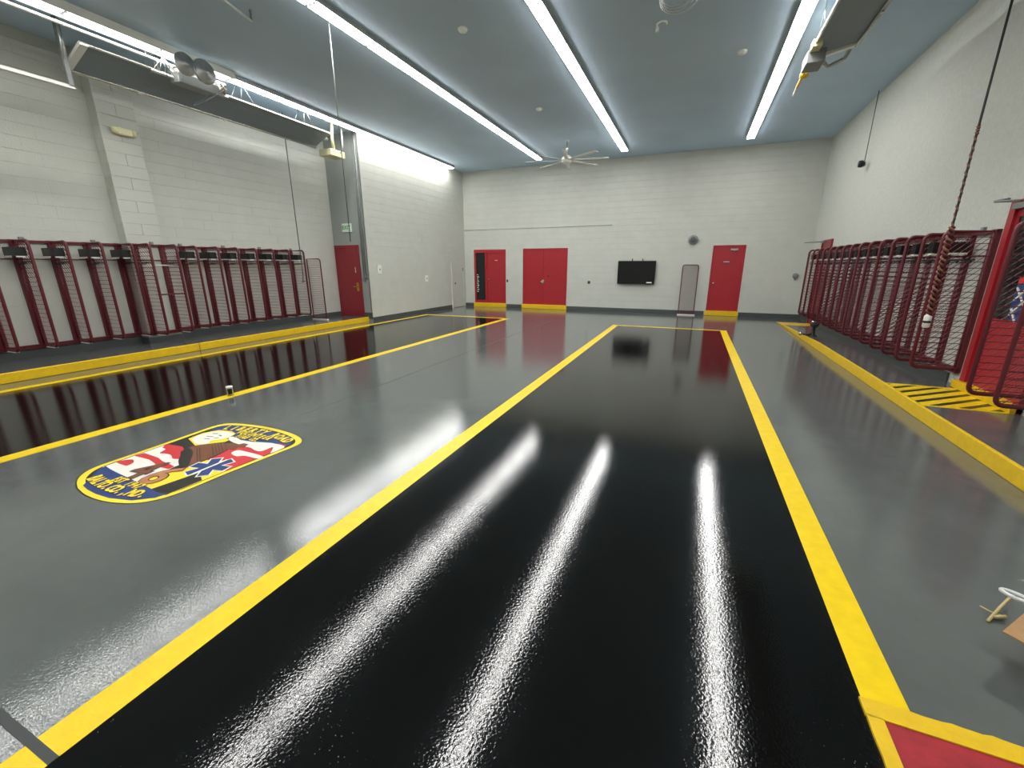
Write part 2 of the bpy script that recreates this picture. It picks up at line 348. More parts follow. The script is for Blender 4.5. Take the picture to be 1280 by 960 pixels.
# door 3: single
d = struct('door_3', 'single red door with closer and small sign on the far wall'); x0, _, x1, z1 = D3
f = MB(); f.box(x0,YB-.02,.16,x0+.035,YB+.06,z1).box(x1-.035,YB-.02,.16,x1,YB+.06,z1).box(x0+.035,YB-.02,z1-.04,x1-.035,YB+.06,z1); f.build('door_frame', M['red'], d)
l = bx('door_leaf', M['red'], d, x0+.035, YB+.0, .165, x1-.035, YB+.045, z1-.04, bev=.004); knob(l, x0+.13, YB, 1.08, M['chr'], .034)
cl = MB().box(x0+.53, YB-.05, 2.15, x0+.75, YB, 2.20); cl.tube([(x0+.58,YB-.05,2.15),(x0+.66,YB-.16,2.13),(x0+.72,YB-.04,2.12)], .01, 6); cl.build('door_closer', M['galv'], l)
def text_mesh(body, size, m, parent, loc, rot, name='lettering', bold=0.0, ext=.001, align='CENTER', spacing=1.0, xs=1.0):
    cu = bpy.data.curves.new(name, 'FONT'); cu.body = body; cu.size = size; cu.align_x = align; cu.align_y = 'CENTER'; cu.offset = bold; cu.extrude = ext; cu.space_character = spacing; cu.resolution_u = 3
    t = bpy.data.objects.new(name, cu); C.objects.link(t)
    dg = bpy.context.evaluated_depsgraph_get(); me = bpy.data.meshes.new_from_object(t.evaluated_get(dg)); bpy.data.objects.remove(t)
    me.materials.clear(); me.materials.append(m)
    o = bpy.data.objects.new(name, me); C.objects.link(o); o.location = loc; o.rotation_euler = rot; o.scale = (xs,1,1); o.parent = parent; return o
s_ = bx('sign', M['redd'], l, x0+.33, YB-.006, 1.73, x0+.56, YB+.001, 1.83)
text_mesh('OFFICE', .055, M['plast'], l, (x0+.445, YB-.008, 1.78), (PI/2,0,0), bold=.001)
sill(d, x0, x1)
# door 4: exit door in the jog (faces the camera)
d = struct('door_4', 'dark red exit door in the left wall return, behind the lockers'); x0, x1, z1, yj = -10.17, -9.25, 2.255, YJ
f = MB(); f.box(x0,yj-.03,ZP,x0+.05,yj+.01,z1).box(x1-.05,yj-.03,ZP,x1,yj+.01,z1).box(x0+.05,yj-.03,z1-.05,x1-.05,yj+.01,z1); f.build('door_frame', M['redd'], d)
l = bx('door_leaf', M['redd'], d, x0+.05, yj-.02, ZP+.01, x1-.05, yj+.005, z1-.05, bev=.004)
h = MB(); h.box(x1-.19, yj-.035, .92, x1-.11, yj-.019, 1.17); h.tube([(x1-.15,yj-.03,1.05),(x1-.15,yj-.08,1.05),(x1-.27,yj-.085,1.05)], .013, 8); h.build('door_handle', M['brass'], l)
bx('lock', M['alu'], l, x1-.20, yj-.032, 1.46, x1-.16, yj-.019, 1.62)
cl = MB().box(x0+.12, yj-.06, 2.10, x0+.40, yj-.02, 2.15).box(x0+.16, yj-.1, 2.17, x0+.26, yj-.03, 2.185); cl.build('door_closer', M['redd'], l)
# door 5: flush painted door in the far left wall
d = struct('door_5', 'flush door painted wall grey near the back left corner')
f = MB(); f.box(XFL-.01, 15.05, .0, XFL+.03, 15.12, 1.80).box(XFL-.01, 15.12, 1.74, XFL+.03, 15.98, 1.80).box(XFL-.01, 15.98, 0, XFL+.03, 16.05, 1.80); f.build('door_frame', M['wall'], d)
l = bx('door_leaf', M['wall'], d, XFL-.01, 15.12, .02, XFL+.015, 15.98, 1.74, bev=.003)
MB().lathe([(.012,0),(.012,.04),(.03,.045),(.03,.065)], (XFL+.01, 15.25, .98), 'x', 12).build('knob', M['dk'], l)
bx('hinge', M['grey'], l, XFL+.012, 15.93, 1.45, XFL+.035, 15.975, 1.58)
# door 6: red door high behind the far end of the right lockers
d = struct('door_6', 'red door in the right wall behind the far end of the lockers')
f = MB(); f.box(XR-.05, 14.05, 0, XR+.02, 14.13, 2.34).box(XR-.05, 14.13, 2.26, XR+.02, 14.92, 2.34).box(XR-.05, 14.92, 0, XR+.02, 15.0, 2.34); f.build('door_frame', M['redd'], d)
l = bx('door_leaf', M['redd'], d, XR-.03, 14.13, .03, XR+.01, 14.92, 2.26)
c_ = MB(); c_.box(XR-.10, 14.6, 2.27, XR-.03, 14.88, 2.33); c_.tube([(XR-.08,14.75,2.30),(XR-.30,14.95,2.30),(XR-.42,15.25,2.30)], .014, 6); c_.build('door_closer', M['grey'], l)
# door 7: near right, half glazed
d = struct('door_7', 'bright red half-glazed door in the right wall beside the hatched floor'); y0, y1, z1 = 5.86, 6.96, 2.36
f = MB(); f.box(XR-.05, y0, ZP, XR+.02, y0+.08, z1).box(XR-.05, y1-.10, ZP, XR+.02, y1, z1).box(XR-.05, y0+.08, z1-.08, XR+.02, y1-.10, z1); f.build('door_frame', M['red'], d)
l = MB(); l.box(XR-.02, y0+.08, ZP+.01, XR+.01, y1-.10, 1.06).box(XR-.02, y0+.08, 1.06, XR+.01, y0+.20, z1-.08).box(XR-.02, y1-.15, 1.06, XR+.01, y1-.10, z1-.08).box(XR-.02, y0+.20, 2.18, XR+.01, y1-.15, z1-.08)
l = l.build('door_leaf', M['red'], d)
bx('window_pane', M['glass'], l, XR-.012, y0+.20, 1.06, XR-.002, y1-.15, 2.18)
e = MB().add([(XR-.018, y, z) for y, z in ((6.50,1.46),(6.10,1.46),(6.10,1.12),(6.25,1.0),(6.36,1.0),(6.50,1.12))]+[(XR-.012, y, z) for y, z in ((6.50,1.46),(6.10,1.46),(6.10,1.12),(6.25,1.0),(6.36,1.0),(6.50,1.12))],
    [(0,1,2,3,4,5),(11,10,9,8,7,6)]+[(i,(i+1)%6,6+(i+1)%6,6+i) for i in range(6)]).build('sticker', M['blue'], l); e['label'] = 'blue red and white sticker on the glass'
e = MB()
for a, b in (((6.48,1.42),(6.14,1.08)),((6.48,1.12),(6.14,1.44)),((6.47,1.28),(6.30,1.44)),((6.30,1.04),(6.14,1.20)),((6.48,1.2),(6.36,1.06))): e.tube([(XR-.02,a[0],a[1]),(XR-.02,b[0],b[1])], .012, 4, False)
e.build('sticker_stripes', M['ewht'], l)
bx('sticker_band', M['ered'], l, XR-.0195, 6.12, 1.46, XR-.012, 6.5, 1.54)
o = bx('sill', M['curb'], d, XR-.10, y0, ZP, XR+.01, y1+.05, .25, bev=.01); o['label'] = 'yellow painted door sill'
c_ = MB(); c_.box(XR-.09, 6.55, 2.26, XR-.03, 6.85, 2.32); c_.tube([(XR-.07,6.75,2.34),(XR-.2,6.95,2.36),(XR-.05,7.02,2.39)], .014, 6); c_.build('door_closer', M['grey'], l)

# ------------------------------------------------------------------ gear lockers
RZ0, RZ1 = .355, 2.05
def rounded(x0, x1, z0, z1, r, corners):
    """closed tube path in the x-z plane, going round; corners: which of (x0z0, x1z0, x1z1, x0z1) are round"""
    P = []; cs = [(x0,z0,PI,1.5*PI),(x1,z0,1.5*PI,2*PI),(x1,z1,0,.5*PI),(x0,z1,.5*PI,PI)]
    sx = [1,-1,-1,1]; sz = [1,1,-1,-1]
    for i, (x, z, a, b) in enumerate(cs):
        if corners[i]:
            cx, cz = x+sx[i]*r, z+sz[i]*r
            for k in range(5): t = a+(b-a)*k/4; P.append((cx+r*math.cos(t), 0, cz+r*math.sin(t)))
        else: P.append((x, 0, z))
    P.append(P[0]); return P
def wires(x0, x1, z0, z1, pitch=.072, r=.0046, s=1):
    mb = MB(); z = z0+pitch*.6
    while z < z1-.01: mb.tube([(x0,0,z),(x1,0,z)], r, 3, False, False); z += pitch
    c = z0-(x1-x0)
    while c < z1:   # diagonals rising towards the wall (x = 0)
        a0 = max(z0, c); a1 = min(z1, c+(x1-x0))
        if a1-a0 > .02: mb.tube([(x1-(a0-c), .004, a0), (x1-(a1-c), .004, a1)], r, 3, False, False)
        c += pitch
    return mb
DIVF = MB().tube(rounded(.03, .50, RZ0, RZ1, .07, (0,1,1,0))  , .023, 6, True, False).tube([(.03,0,RZ0),(.03,0,RZ1)]  , .023, 6)
DIVF_ME = DIVF.mesh('divider', M['rack']); DIVW_ME = wires(.03, .49, RZ0, RZ1).mesh('wire_mesh', M['rack'])
UPR_ME = MB().box(.0, -.05, RZ0-.03, .045, .05, RZ1+.02).mesh('upright', M['rack'])
BOX_ME = MB().box(.09, -.165, 1.812, .45, -.025, 1.945).mesh('hat_box', M['blk'])
LIP_ME = MB().box(.10, -.172, 1.790, .33, -.162, 1.812).box(.42, -.150, 1.79, .447, -.05, 1.808).mesh('shelf_lip', M['wht'])
FOOT_ME = MB().box(.18, -.03, RZ0-.026, .42, .03, RZ0-.012).mesh('foot_strip', M['wht'])  # white strip under the divider's bottom tube
HOOK_ME = MB().tube([(.22,-.02,1.70),(.22,-.07,1.69),(.22,-.085,1.72)], .012, 5).tube([(.34,-.02,1.70),(.34,-.07,1.69),(.34,-.085,1.72)], .012, 5).tube([(.15,0,1.72),(.45,0,1.72)], .01, 5).mesh('coat_hooks', M['dk'])
def part_me(name, me, parent, loc):
    o = bpy.data.objects.new(name, me); C.objects.link(o); o.parent = parent; o.location = loc; return o
def locker(name, label, x, side, ys, group, y_start=None, y_end=None, feet=True, boxes=None, rails=True, uprights=True, hooks=True):
    """side=+1 opens toward +x. Divider k stands at ys[k]; local x = distance from the wall"""
    t = thing(name, label, 'locker', (x, 0, 0), group)
    t.scale = (side, 1, 1)
    a = ys[0]-.05 if y_start is None else y_start; b = ys[-1]+.05 if y_end is None else y_end
    if rails:
        r = MB().box(.015, a, RZ1-.025, .05, b, RZ1+.015).build('top_rail', M['rack'], t)
        MB().box(.015, a, RZ0-.045, .06, b, RZ0+.02).build('bottom_rail', M['rack'], t)
        MB().tube([(.045, a, 1.765), (.045, b, 1.765)], .010, 6).build('shelf_rail', M['rack'], t)
        y = a+.35
        while y < b:
            part_me('wall_clip', CLIP_ME, t, (0, y, 0)); y += .92
    for k, y in enumerate(ys):
        if uprights: part_me('upright', UPR_ME, t, (0, y, 0))
        dv = part_me('divider', DIVF_ME, t, (0, y, 0)); part_me('wire_mesh', DIVW_ME, dv, (0,0,0))
        if hooks: part_me('coat_hooks', HOOK_ME, dv, (0,0,0))
        if feet: part_me('foot_strip', FOOT_ME, dv, (0,0,0))
        if boxes is None or boxes[k]:
            hb = part_me('hat_box', BOX_ME, t, (0, y, 0)); part_me('shelf_lip', LIP_ME, hb, (0,0,0))
    return t
CLIP_ME = MB().box(.0, -.03, RZ1+.015, .035, .03, RZ1+.065).mesh('wall_clip', M['grey'])
locker('gear_locker_rack', 'long maroon wire gear locker rack on the right wall', XR, -1, [7.13+.49*i for i in range(15)], None, feet=False, boxes=[0]+[1]*14)
locker('gear_locker_rack', 'maroon wire locker frame in front of the half-glazed red door, cut by the frame edge', XR, -1, [5.35, 5.80], None, y_start=5.3, feet=False, boxes=[0,0], rails=False, uprights=False, hooks=False)
locker('gear_locker_rack', 'maroon gear locker rack left of the pilaster, at the left frame edge', XL, 1, [2.54, 3.0, 3.46, 3.91, 4.38, 4.84], None, y_start=2.3)
lb = locker('gear_locker_rack', 'short maroon locker bay mounted on the block pilaster', PX, 1, [4.99, 5.45], None, feet=True, boxes=[0,0])
MB().tube([(.45,4.99,1.12),(.45,5.45,1.12)], .014, 6).build('cross_bar', M['rack'], lb); MB().tube([(.25,5.0,1.67),(.25,5.45,1.67)], .011, 6).build('hanging_rod', M['wht'], lb)
locker('gear_locker_rack', 'maroon gear locker rack between the pilaster and the exit door', XL, 1, [5.97+.453*i for i in range(7)], None, y_start=5.6)
# end frame without wall upright beyond the last box of that rack
def spare(label, loc, rz, lean=0, both=False):
    t = thing('mesh_panel', label, 'mesh panel', loc, 'spare locker mesh panels', rz); t.rotation_euler = (lean, 0, rz)
    MB().tube(rounded(0, .50, 0, 1.65, .07, (0,0,1,1) if both else (0,0,1,0)), .016, 6, True, False).build('frame', M['rack'], t)
    wires(0, .5, 0, 1.65, pitch=.06, r=.004).build('wire_mesh', M['rack'], t)
    MB().box(-.03,-.035,-.045,.54,.035,-.016).build('foot_bar', M['wht'], t)
    return t
spare('spare maroon mesh panel with white foot bar standing past the left lockers', (-10.14, 9.16, ZP+.047), 0)
spare('spare maroon mesh panel with white foot bar leaning beside the single red door', (-.38, 15.93, .047), 0, lean=math.atan2(-.2, 1.6), both=True)

# ------------------------------------------------------------------ ceiling strip lights
LW = .105
def fixture(name='strip_light', lit=True):
    t = thing(name, 'x', 'ceiling light')
    h = MB(); h.box(-LW, .004, -.075, LW, 1.201, 0); h.build('housing', M['galv'] if lit else M['wht'], t)
    l = MB().box(-LW+.012, .03, -.091, LW-.012, 1.175, -.074).build('lens', M['lamp'] if lit else M['lensoff'], t)
    c = MB().box(-.05, .002, -.093, -.035, .03, -.072).box(.03, .002, -.093, .05, .03, -.072).build('clip', M['dk'], t)
    return t
ORD = ['nearest the far wall','second','third','fourth','fifth','sixth','seventh','eighth','ninth','tenth','eleventh','twelfth','thirteenth','fourteenth']
proto = fixture(); first = True
for x, row in ((-8.75, 'row over the far left wall'), (-5.29, 'row left of the ceiling fan'), (-2.43, 'row right of the ceiling fan'), (1.08, 'row nearest the right wall')):
    n = 7 if x < -8 else 14
    for i in range(n):
        y = 15.05-1.205*(i+1)
        lab = 'lit white strip light, ' + (ORD[i] + ', ' if i == 0 else ORD[i] + ' from the far wall, ') + row
        if first: proto.location = (x, y, ZC); proto['label'] = lab; proto['group'] = 'lit ceiling strip lights'; first = False
        else: copy_tree(proto, (x, y, ZC), lab)
sh = fixture('strip_light'); sh.location = (-8.66, 5.39, ZC); sh['label'] = 'cream strip light with added side shields above the left lockers, next to the pulley wheels'; sh['group'] = 'shielded ceiling strip lights'
sk = MB().box(LW-.004, .0, -.125, LW+.004, 1.203, 0).build('added_shield', M['wht'], sh); MB().box(-LW-.004, .0, -.155, -LW+.004, 1.203, 0).build('added_shield', M['base'], sh)  # shields added: one hides the lens, the dark one keeps light off the wall
sh.children[[c.name.startswith('lens') for c in sh.children].index(True)].data.materials[0] = M['lamp2']
for i in range(1, 6):
    copy_tree(sh, (-8.66, 5.39-1.205*i, ZC), 'cream strip light with added side shields above the left lockers, %s from the pulley wheels' % ORD[i])
# ------------------------------------------------------------------ ceiling fan
fx, fy, fz = -3.87, 13.45, 4.70
t = thing('ceiling_fan', 'large white eight-blade ceiling fan near the far wall', 'fan', (fx, fy, fz))
MB().tube([(0,0,.12),(0,0,ZC-fz)], .03, 10).build('down_rod', M['alu'], t)
MB().lathe([(.10,-.09),(.15,-.05),(.15,.06),(.08,.12)], n=20).build('motor', M['wht'], t)
MB().lathe([(.05,ZC-fz-.04),(.05,ZC-fz)], n=16).build('canopy', M['wht'], t)
for i in range(8):
    a = math.radians(12+45*i); b = MB()
    ca, sa = math.cos(a), math.sin(a)
    pts = []
    for r in (.13, 1.24):
        for w, h in ((-.05,.008),(.05,-.012),(.05,-.006),(-.05,.014)):
            pts.append((ca*r-sa*w, sa*r+ca*w, h))
    b.add(pts, [(0,1,2,3),(7,6,5,4),(0,4,5,1),(1,5,6,2),(2,6,7,3),(3,7,4,0)]).build('blade', M['wht'], t)

# ------------------------------------------------------------------ radiant tube heaters
def heater(label, y0, y1, xa, za, xb, zb, flip):
    """reflector sheet from the high edge (xa, za) to the low edge (xb, zb), running along y"""
    t = thing('tube_heater', label, 'heater', ((xa+xb)/2, y0, (za+zb)/2)); ox, oy, oz = t.location
    L = lambda p: (p[0]-ox, p[1]-oy, p[2]-oz)
    xm, zm = (xa+xb)/2, (za+zb)/2; nx, nz = (zb-za), -(xb-xa); ln = math.hypot(nx, nz); nx, nz = nx/ln, nz/ln
    if nz < 0: nx, nz = -nx, -nz
    prof = [(xa, za), (xa+(xb-xa)*.22+nx*.012, za+(zb-za)*.22+nz*.012), (xa+(xb-xa)*.78+nx*.012, za+(zb-za)*.78+nz*.012), (xb, zb)]
    mb = MB(); n = len(prof)
    vs_ = [L((x,y,z)) for y in (y0,y1) for x, z in prof] + [L((x+nx*.006,y,z+nz*.006)) for y in (y0,y1) for x, z in prof]
    fs = []
    for i in range(n-1): fs += [(i,i+1,n+i+1,n+i), (2*n+i,3*n+i,3*n+i+1,2*n+i+1)]
    fs += [(0,n,3*n,2*n),(n-1,3*n-1,4*n-1,2*n-1)]+[(i,2*n+i,2*n+i+1,i+1) for i in range(n-1)]+[(n+i,n+i+1,3*n+i+1,3*n+i) for i in range(n-1)]
    mb.add(vs_, fs).build('reflector', M['refl'], t)
    ye = y0-.006 if flip > 0 else y1
    MB().add([L((xa, ye, za+.02)), L((xb, ye, zb+.02)), L((xb-.02, ye-.0, zb-.03)), L((xa+.03, ye-.0, za-.03)), L((xa, ye-.10, za+.02)), L((xb, ye-.10, zb+.02)), L((xb-.02, ye-.10, zb-.03)), L((xa+.03, ye-.10, za-.03))],
        [(0,1,2,3),(7,6,5,4),(0,4,5,1),(1,5,6,2),(2,6,7,3),(3,7,4,0)]).build('end_plate', M['wht'], t)
    for (x, z, r) in ((xa, za, .022), (xb, zb-.012, .03)):
        MB().tube([L((x,y0,z)), L((x,y1,z))], r, 6).build('edge_trim', M['alu'], t)
    MB().tube([L((xm+nx*.075,y0+.1,zm+nz*.075)), L((xm+nx*.075,y1+.15,zm+nz*.075))], .045, 12).build('burner_tube', M['grey'], t)
    y = y0+.9
    while y < y1:
        h = MB(); h.tube([L((xa, y, za)), L((xa, y+.05, ZC))], .006, 5); h.tube([L((xa, y+.3, za)), L((xa, y+.05, ZC))], .006, 5); h.tube([L((xb, y, zb)), L((xa+(xb-xa)*.3, y+.05, ZC))], .006, 5)
        h.box(*L((xb-.02, y-.03, zb-.05)), *L((xb+.02, y+.03, zb)))
        h.build('hanger', M['galv'], t); y += 1.55
    return t, L
t, L = heater('long dark tube heater with white-edged reflector hung along the left wall', 4.47, 9.32, -8.9, 4.90, -9.48, 4.66, 1)
bb = MB().box(*L((-9.42, 9.35, 4.44)), *L((-9.02, 9.85, 4.60))).build('burner_box', M['cream'], t); bevel(bb, .01)
MB().tube([L((-9.1,9.55,4.6)), L((-9.08,9.5,4.85)), L((-9.02,9.48,ZC))], .04, 10).build('flue', M['cream'], t)
g = MB(); g.tube([L((-8.98,9.7,4.58)), L((-8.95,9.72,4.7)), L((-8.95,9.72,ZC))], .02, 8); g.tube([L((-9.03,9.7,4.55)), L((-8.98,9.7,4.58))], .02, 8); g.build('gas_pipe', M['galv'], t)
t, L = heater('dark tube heater hung from the ceiling near the right wall', 4.2, 9.25, 1.32, 4.86, 1.97, 4.98, -1)
bb = MB().box(*L((1.26, 8.75, 4.66)), *L((1.50, 9.15, 4.84))).build('burner_box', M['grey'], t); bevel(bb, .01)
bb = MB().box(*L((1.28, 8.55, 4.80)), *L((1.40, 8.75, 4.90))).build('junction_box', M['cream'], t)
MB().tube([L((1.50,9.0,4.75)), L((1.62,9.2,4.72)), L((1.72,9.15,4.74)), L((1.86,9.3,4.84)), L((1.9,9.28,4.95))], .03, 8).build('flue', M['galv'], t)
g = MB(); g.lathe([(.03,-.06),(.05,-.03),(.05,.03),(.03,.06)], L((1.34,9.35,4.70)), 'x', 10); g.tube([L((1.33,9.15,4.72)), L((1.32,9.4,4.68)), L((1.30,9.62,4.62))], .022, 8); g.build('gas_valve', M['valve'], t)
MB().tube([L((1.30,9.62,4.62)), L((1.30,9.85,4.57))], .018, 8).build('nozzle', M['wht'], t)
o = MB().tube([(-5.43,5.86,ZC),(-5.43,5.86,3.85)], .008, 8).build('drop_cable', M['galv']); tag(o, 'long pull cord, upper part coloured pale for lamp light, hanging between the two left light rows', 'cord')
MB().tube([(-5.43,5.86,3.86),(-5.43,5.86,2.05)], .006, 6).build('cord', M['dk'], o)  # same cord continued; paler upper part stands in for lamp light on it

# left overhead-door hardware frame near the camera
t = thing('track_hanger', 'steel door-track hanger with white rail at the upper left corner', 'track', (-9.2, 4.28, 4.33))
MB().box(-.03,-.03,0,.03,.03,ZC-4.33).build('post', M['grey'], t)
MB().tube([(.0,-.02,.25),(.12,-.03,ZC-4.33)], .014, 6).build('brace', M['galv'], t)
o = MB().box(-.03,-6.5,-.03,.03,.03,.015).build('rail', M['wht'], t); o['label'] = 'long white rail running out of frame'
o = MB().tube([(-8.78, 1.0, 5.02), (-8.78, 5.75, 5.02)], .022, 8).build('ceiling_pipe', M['wht']); tag(o, 'thin white pipe running under the shielded lights at upper left', 'pipe')
ph = MB()
for y in (2.0, 3.6, 5.2): ph.tube([(-8.78,y,5.02),(-8.78,y,ZC)], .008, 5)
ph.build('pipe_hanger', M['galv'], o)
o = MB().tube([(-5.9, 3.6, 5.1), (-6.35, 5.3, 5.1), (-6.35, 5.3, ZC)], .018, 8).build('ceiling_pipe', M['galv']); tag(o, 'short bright pipe under the ceiling at the top frame edge', 'pipe')

# pulley / blower cluster at the end of the shielded lights
t = thing('door_operator', 'cluster of steel pulley wheels and motor between shielded and open left lights', 'motor', (-8.72, 5.99, 4.95))
b = MB().box(-.14,-.42,-.20,.10,.30,-.02).build('gear_case', M['grey'], t); bevel(b, .02)
MB().tube([(-.05,-.75,-.12),(-.05,.55,-.12)], .025, 8).tube([(-.05,-.40,.04),(.27,-.40,.04)], .02, 8).tube([(-.05,-.08,.04),(.27,-.08,.04)], .02, 8).box(-.07,-.45,-.15,-.03,0,.06).build('shaft', M['galv'], t)
for yy, r in ((-.30,.17),(.02,.19)):
    w = MB().lathe([(.03,-.03),(r*.7,-.03),(r*.75,-.015),(r,-.02),(r,.02),(r*.75,.015),(r*.7,.03),(.05,.03),(.04,.07),(.0,.08)], (.29, yy-.1, .04), 'x', 24); w.build('pulley_wheel', M['galv'], t)
for yy in (.30,.38): MB().lathe([(.05,-.03),(.11,-.02),(.11,.02),(.05,.03)], (.06, yy, -.05), 'y', 18).build('drum', M['alu'], t)
for i in range(5): MB().tube([(.05,-.6,.1),(-.1+.05*i,-.75+.1*i,-.15)], .006, 5).build('brace', M['alu'], t)
for yy in (-.6,-.2,.25,.45): MB().tube([(-.125,yy,-.1),(-.125,yy,ZC-4.952)], .012, 6).build('strut', M['alu'], t)
lp = MB(); lp.tube([(.12+.14*math.sin(a), .05+.25*math.cos(a)*1.2, -.30+.22*math.cos(a)) for a in [k*2*PI/18 for k in range(19)]], .006, 5); lp.build('cable_loop', M['cable'], t)

# coil of cable and hook on the ceiling top centre
t = thing('cable_coil', 'loose coil of pale cable hanging under the ceiling, top centre', 'cable', (-.58, 6.72, ZC-.02))
cc = MB()
for i in range(4):
    r = .17+.025*i; cc.tube([(r*math.sin(a)+.015*i, .02*i, -.245+r*.9*math.cos(a)) for a in [k*2*PI/28 for k in range(29)]], .007, 5)
cc.tube([(0,0,0),(0,0,-.10)], .006, 5)
cc.build('loops', M['galv'], t); MB().box(-.03,-.03,-.03,.03,.03,.02).build('clamp', M['galv'], t)
t = thing('ceiling_hook', 'small white hook on the ceiling below the cable coil', 'hook', (-.85, 7.93, ZC))
MB().tube([(-.06,0,-.10),(-.07,0,-.03),(0,0,-.0),(.07,0,-.02),(.08,0,-.06)], .016, 8).build('hook_bar', M['wht'], t); MB().tube([(-.06,0,-.13),(-.06,0,-.07)], .028, 8).build('tip', M['wht'], t)
# detectors
for i, (x, y, lab) in enumerate(((-3.75, 6.94, 'round white detector between the two middle light rows, nearer the camera'), (-3.79, 10.7, 'small round detector between the two middle light rows, nearer the fan'), (.37, 9.45, 'white detector close to the right light row'))):
    o = MB().lathe([(.075,0),(.075,-.02),(.055,-.045),(.02,-.055)], n=18).build('smoke_detector', M['wht']); o.location = (x, y, ZC); tag(o, lab, 'detector', 'ceiling detectors')

# ------------------------------------------------------------------ things on the walls
t = thing('television', 'black flat television on the far wall', 'television', (-1.925, YB-.095, 1.43))
b = MB().box(-.655,-.02,-.41,.655,.03,.40).build('casing', M['blk'], t); bevel(b, .01)
MB().box(-.635,-.024,-.385,.635,-.018,.385).build('screen', M['scr'], t)
MB().box(-.2,.02,-.2,.2,.07,.2).box(-.2,.06,-.2,.2,.092,.2).box(-.18,.0,.38,-.15,.07,.47).box(.18,.0,.38,.21,.07,.47).build('bracket', M['blk'], t)
MB().box(.38,-.03,-.37,.56,-.024,-.33).build('label_tag', M['wht'], t)
t = thing('wall_speaker', 'round grey speaker above the spare mesh panel on the far wall', 'speaker', (-.147, YB, 2.50))
MB().lathe([(.15,0),(.15,-.07),(.13,-.09),(.03,-.095)], axis='y', n=20).build('shell', M['grey'], t); MB().lathe([(.10,-.09),(.09,-.10),(.02,-.10)], axis='y', n=16).build('grille', M['base'], t)
t = thing('alarm_bell', 'small round grey bell at right end of far wall', 'bell', (2.975, YB, 1.345))
MB().lathe([(.05,0),(.085,-.03),(.08,-.06),(.05,-.085)], axis='y', n=16).build('gong', M['grey'], t); MB().box(-.03,-.03,-.12,.03,0,-.06).build('box', M['grey'], t)
def plate(lab, x, y, z, ax, m=M['wht'], cat='switch', name='light_switch', w=.06, h=.09):
    t = thing(name, lab, cat, (x, y, z))
    if ax == 'y': MB().box(-w,-.02,-h,w,0,h).build('plate', m, t); MB().box(-.012,-.03,-.03,.012,-.02,.03).build('toggle', M['dk'], t)
    else: MB().box(0,-w,-h,.02,w,h).build('plate', m, t); MB().box(.02,-.012,-.03,.035,.012,.03).build('toggle', M['grey'], t)
plate('white thermostat on the forward left wall, nearer the exit door', XFL, 10.77, 1.55, 'x', cat='thermostat', name='thermostat', w=.09, h=.13)
plate('small white switch midway along the forward left wall', XFL, 13.29, 1.22, 'x', w=.08, h=.11)
plate('tiny dark outlet left of the television', -3.64, YB, 1.055, 'y', M['dk'], 'outlet', 'wall_outlet', .045, .05)
plate('tiny dark switch beside the sidelight door', -7.00, YB, 1.07, 'y', M['dk'], 'switch', 'light_switch', .03, .05)
o = MB().tube([(XFL,YB-.012,3.07),(-2.9,YB-.012,3.07)], .012, 6).build('wall_conduit', M['wall']); tag(o, 'thin wall-coloured conduit running across the far wall', 'conduit')
t = thing('exit_sign', 'pale exit sign above the dark red door', 'sign', (-9.60, YJ, 2.74))
b = MB().box(-.17,-.05,-.12,.17,0,.12).build('sign_case', M['exitw'], t); bevel(b, .01)
text_mesh('EXIT', .15, M['green'], t, (0, -.053, 0), (PI/2,0,0), bold=.003)
# conduits on the jog
for i, (x, za, zb, lab) in enumerate(((-9.05, 1.42, ZC, 'grey conduit on the wall return beside its right corner'), (-9.13, 1.3, ZC, 'thinner grey conduit on the wall return, left one of the pair'))):
    o = MB().tube([(x, YJ-.025, za), (x, YJ-.025, zb)], .024 if i == 0 else .014, 8).build('wall_conduit', M['grey']); tag(o, lab, 'conduit')
    MB().box(x-.04, YJ-.06, za-.10, x+.04, YJ, za).build('junction_box', M['grey'], o)
o = MB().tube([(-9.63,8.52,ZC),(-9.63,8.52,1.35)], .011, 6).build('drop_cable', M['cable']); tag(o, 'thin grey pull cord hanging over the last left lockers', 'cord')
MB().tube([(-9.63,8.52,1.42),(-9.63,8.50,1.28),(-9.60,8.44,1.24),(-9.56,8.5,1.27)], .016, 6).build('hook', M['cable'], o)
t = thing('emergency_light', 'cream twin-head emergency light high on the pilaster', 'light', (PX, 5.22, 4.02))
b = MB().box(0,-.12,-.065,.11,.12,.06).build('light_case', M['cream'], t); bevel(b, .025, 3)
for s in (-1, 1): MB().lathe([(.02,-.05),(.055,-.03),(.06,.03),(.03,.05)], (.06, s*.14, 0), 'y', 14).build('lamp_head', M['cream'], t)

# right side hanging cords
rp_ = []
t = thing('rope_cord', 'dark cord wound with rope hanging in front of the right lockers, white-taped end', 'cord', (2.5, 6.25, 0))
MB().tube([(0,0,ZC),(0,0,2.9),(.003,0,2.0),(0,0,1.02)], .011, 6).build('core', M['dk'], t)
def coil(z0, z1, r, turns, ph=0, rr=.007):
    n = int(turns*8); return [(r*math.cos(ph+2*PI*turns*k/n), r*math.sin(ph+2*PI*turns*k/n), z0+(z1-z0)*k/n) for k in range(n+1)]
MB().tube(coil(2.95, 2.05, .008, 11), .009, 4).tube(coil(3.02, 2.94, .012, 3), .008, 5).build('rope_wrap', M['rope'], t)
MB().tube(coil(2.05, 1.10, .022, 9), .015, 5).build('thick_wrap', M['rack'], t); MB().tube(coil(2.05, 1.10, .022, 9, PI), .012, 5).build('rope_wrap', M['rope'], t)
MB().lathe([(.02,.97),(.035,.98),(.035,1.10),(.02,1.12)], n=12).build('taped_grip', M['wht'], t); MB().lathe([(.037,1.025),(.037,1.05)], n=12).build('tape_band', M['blk'], t)
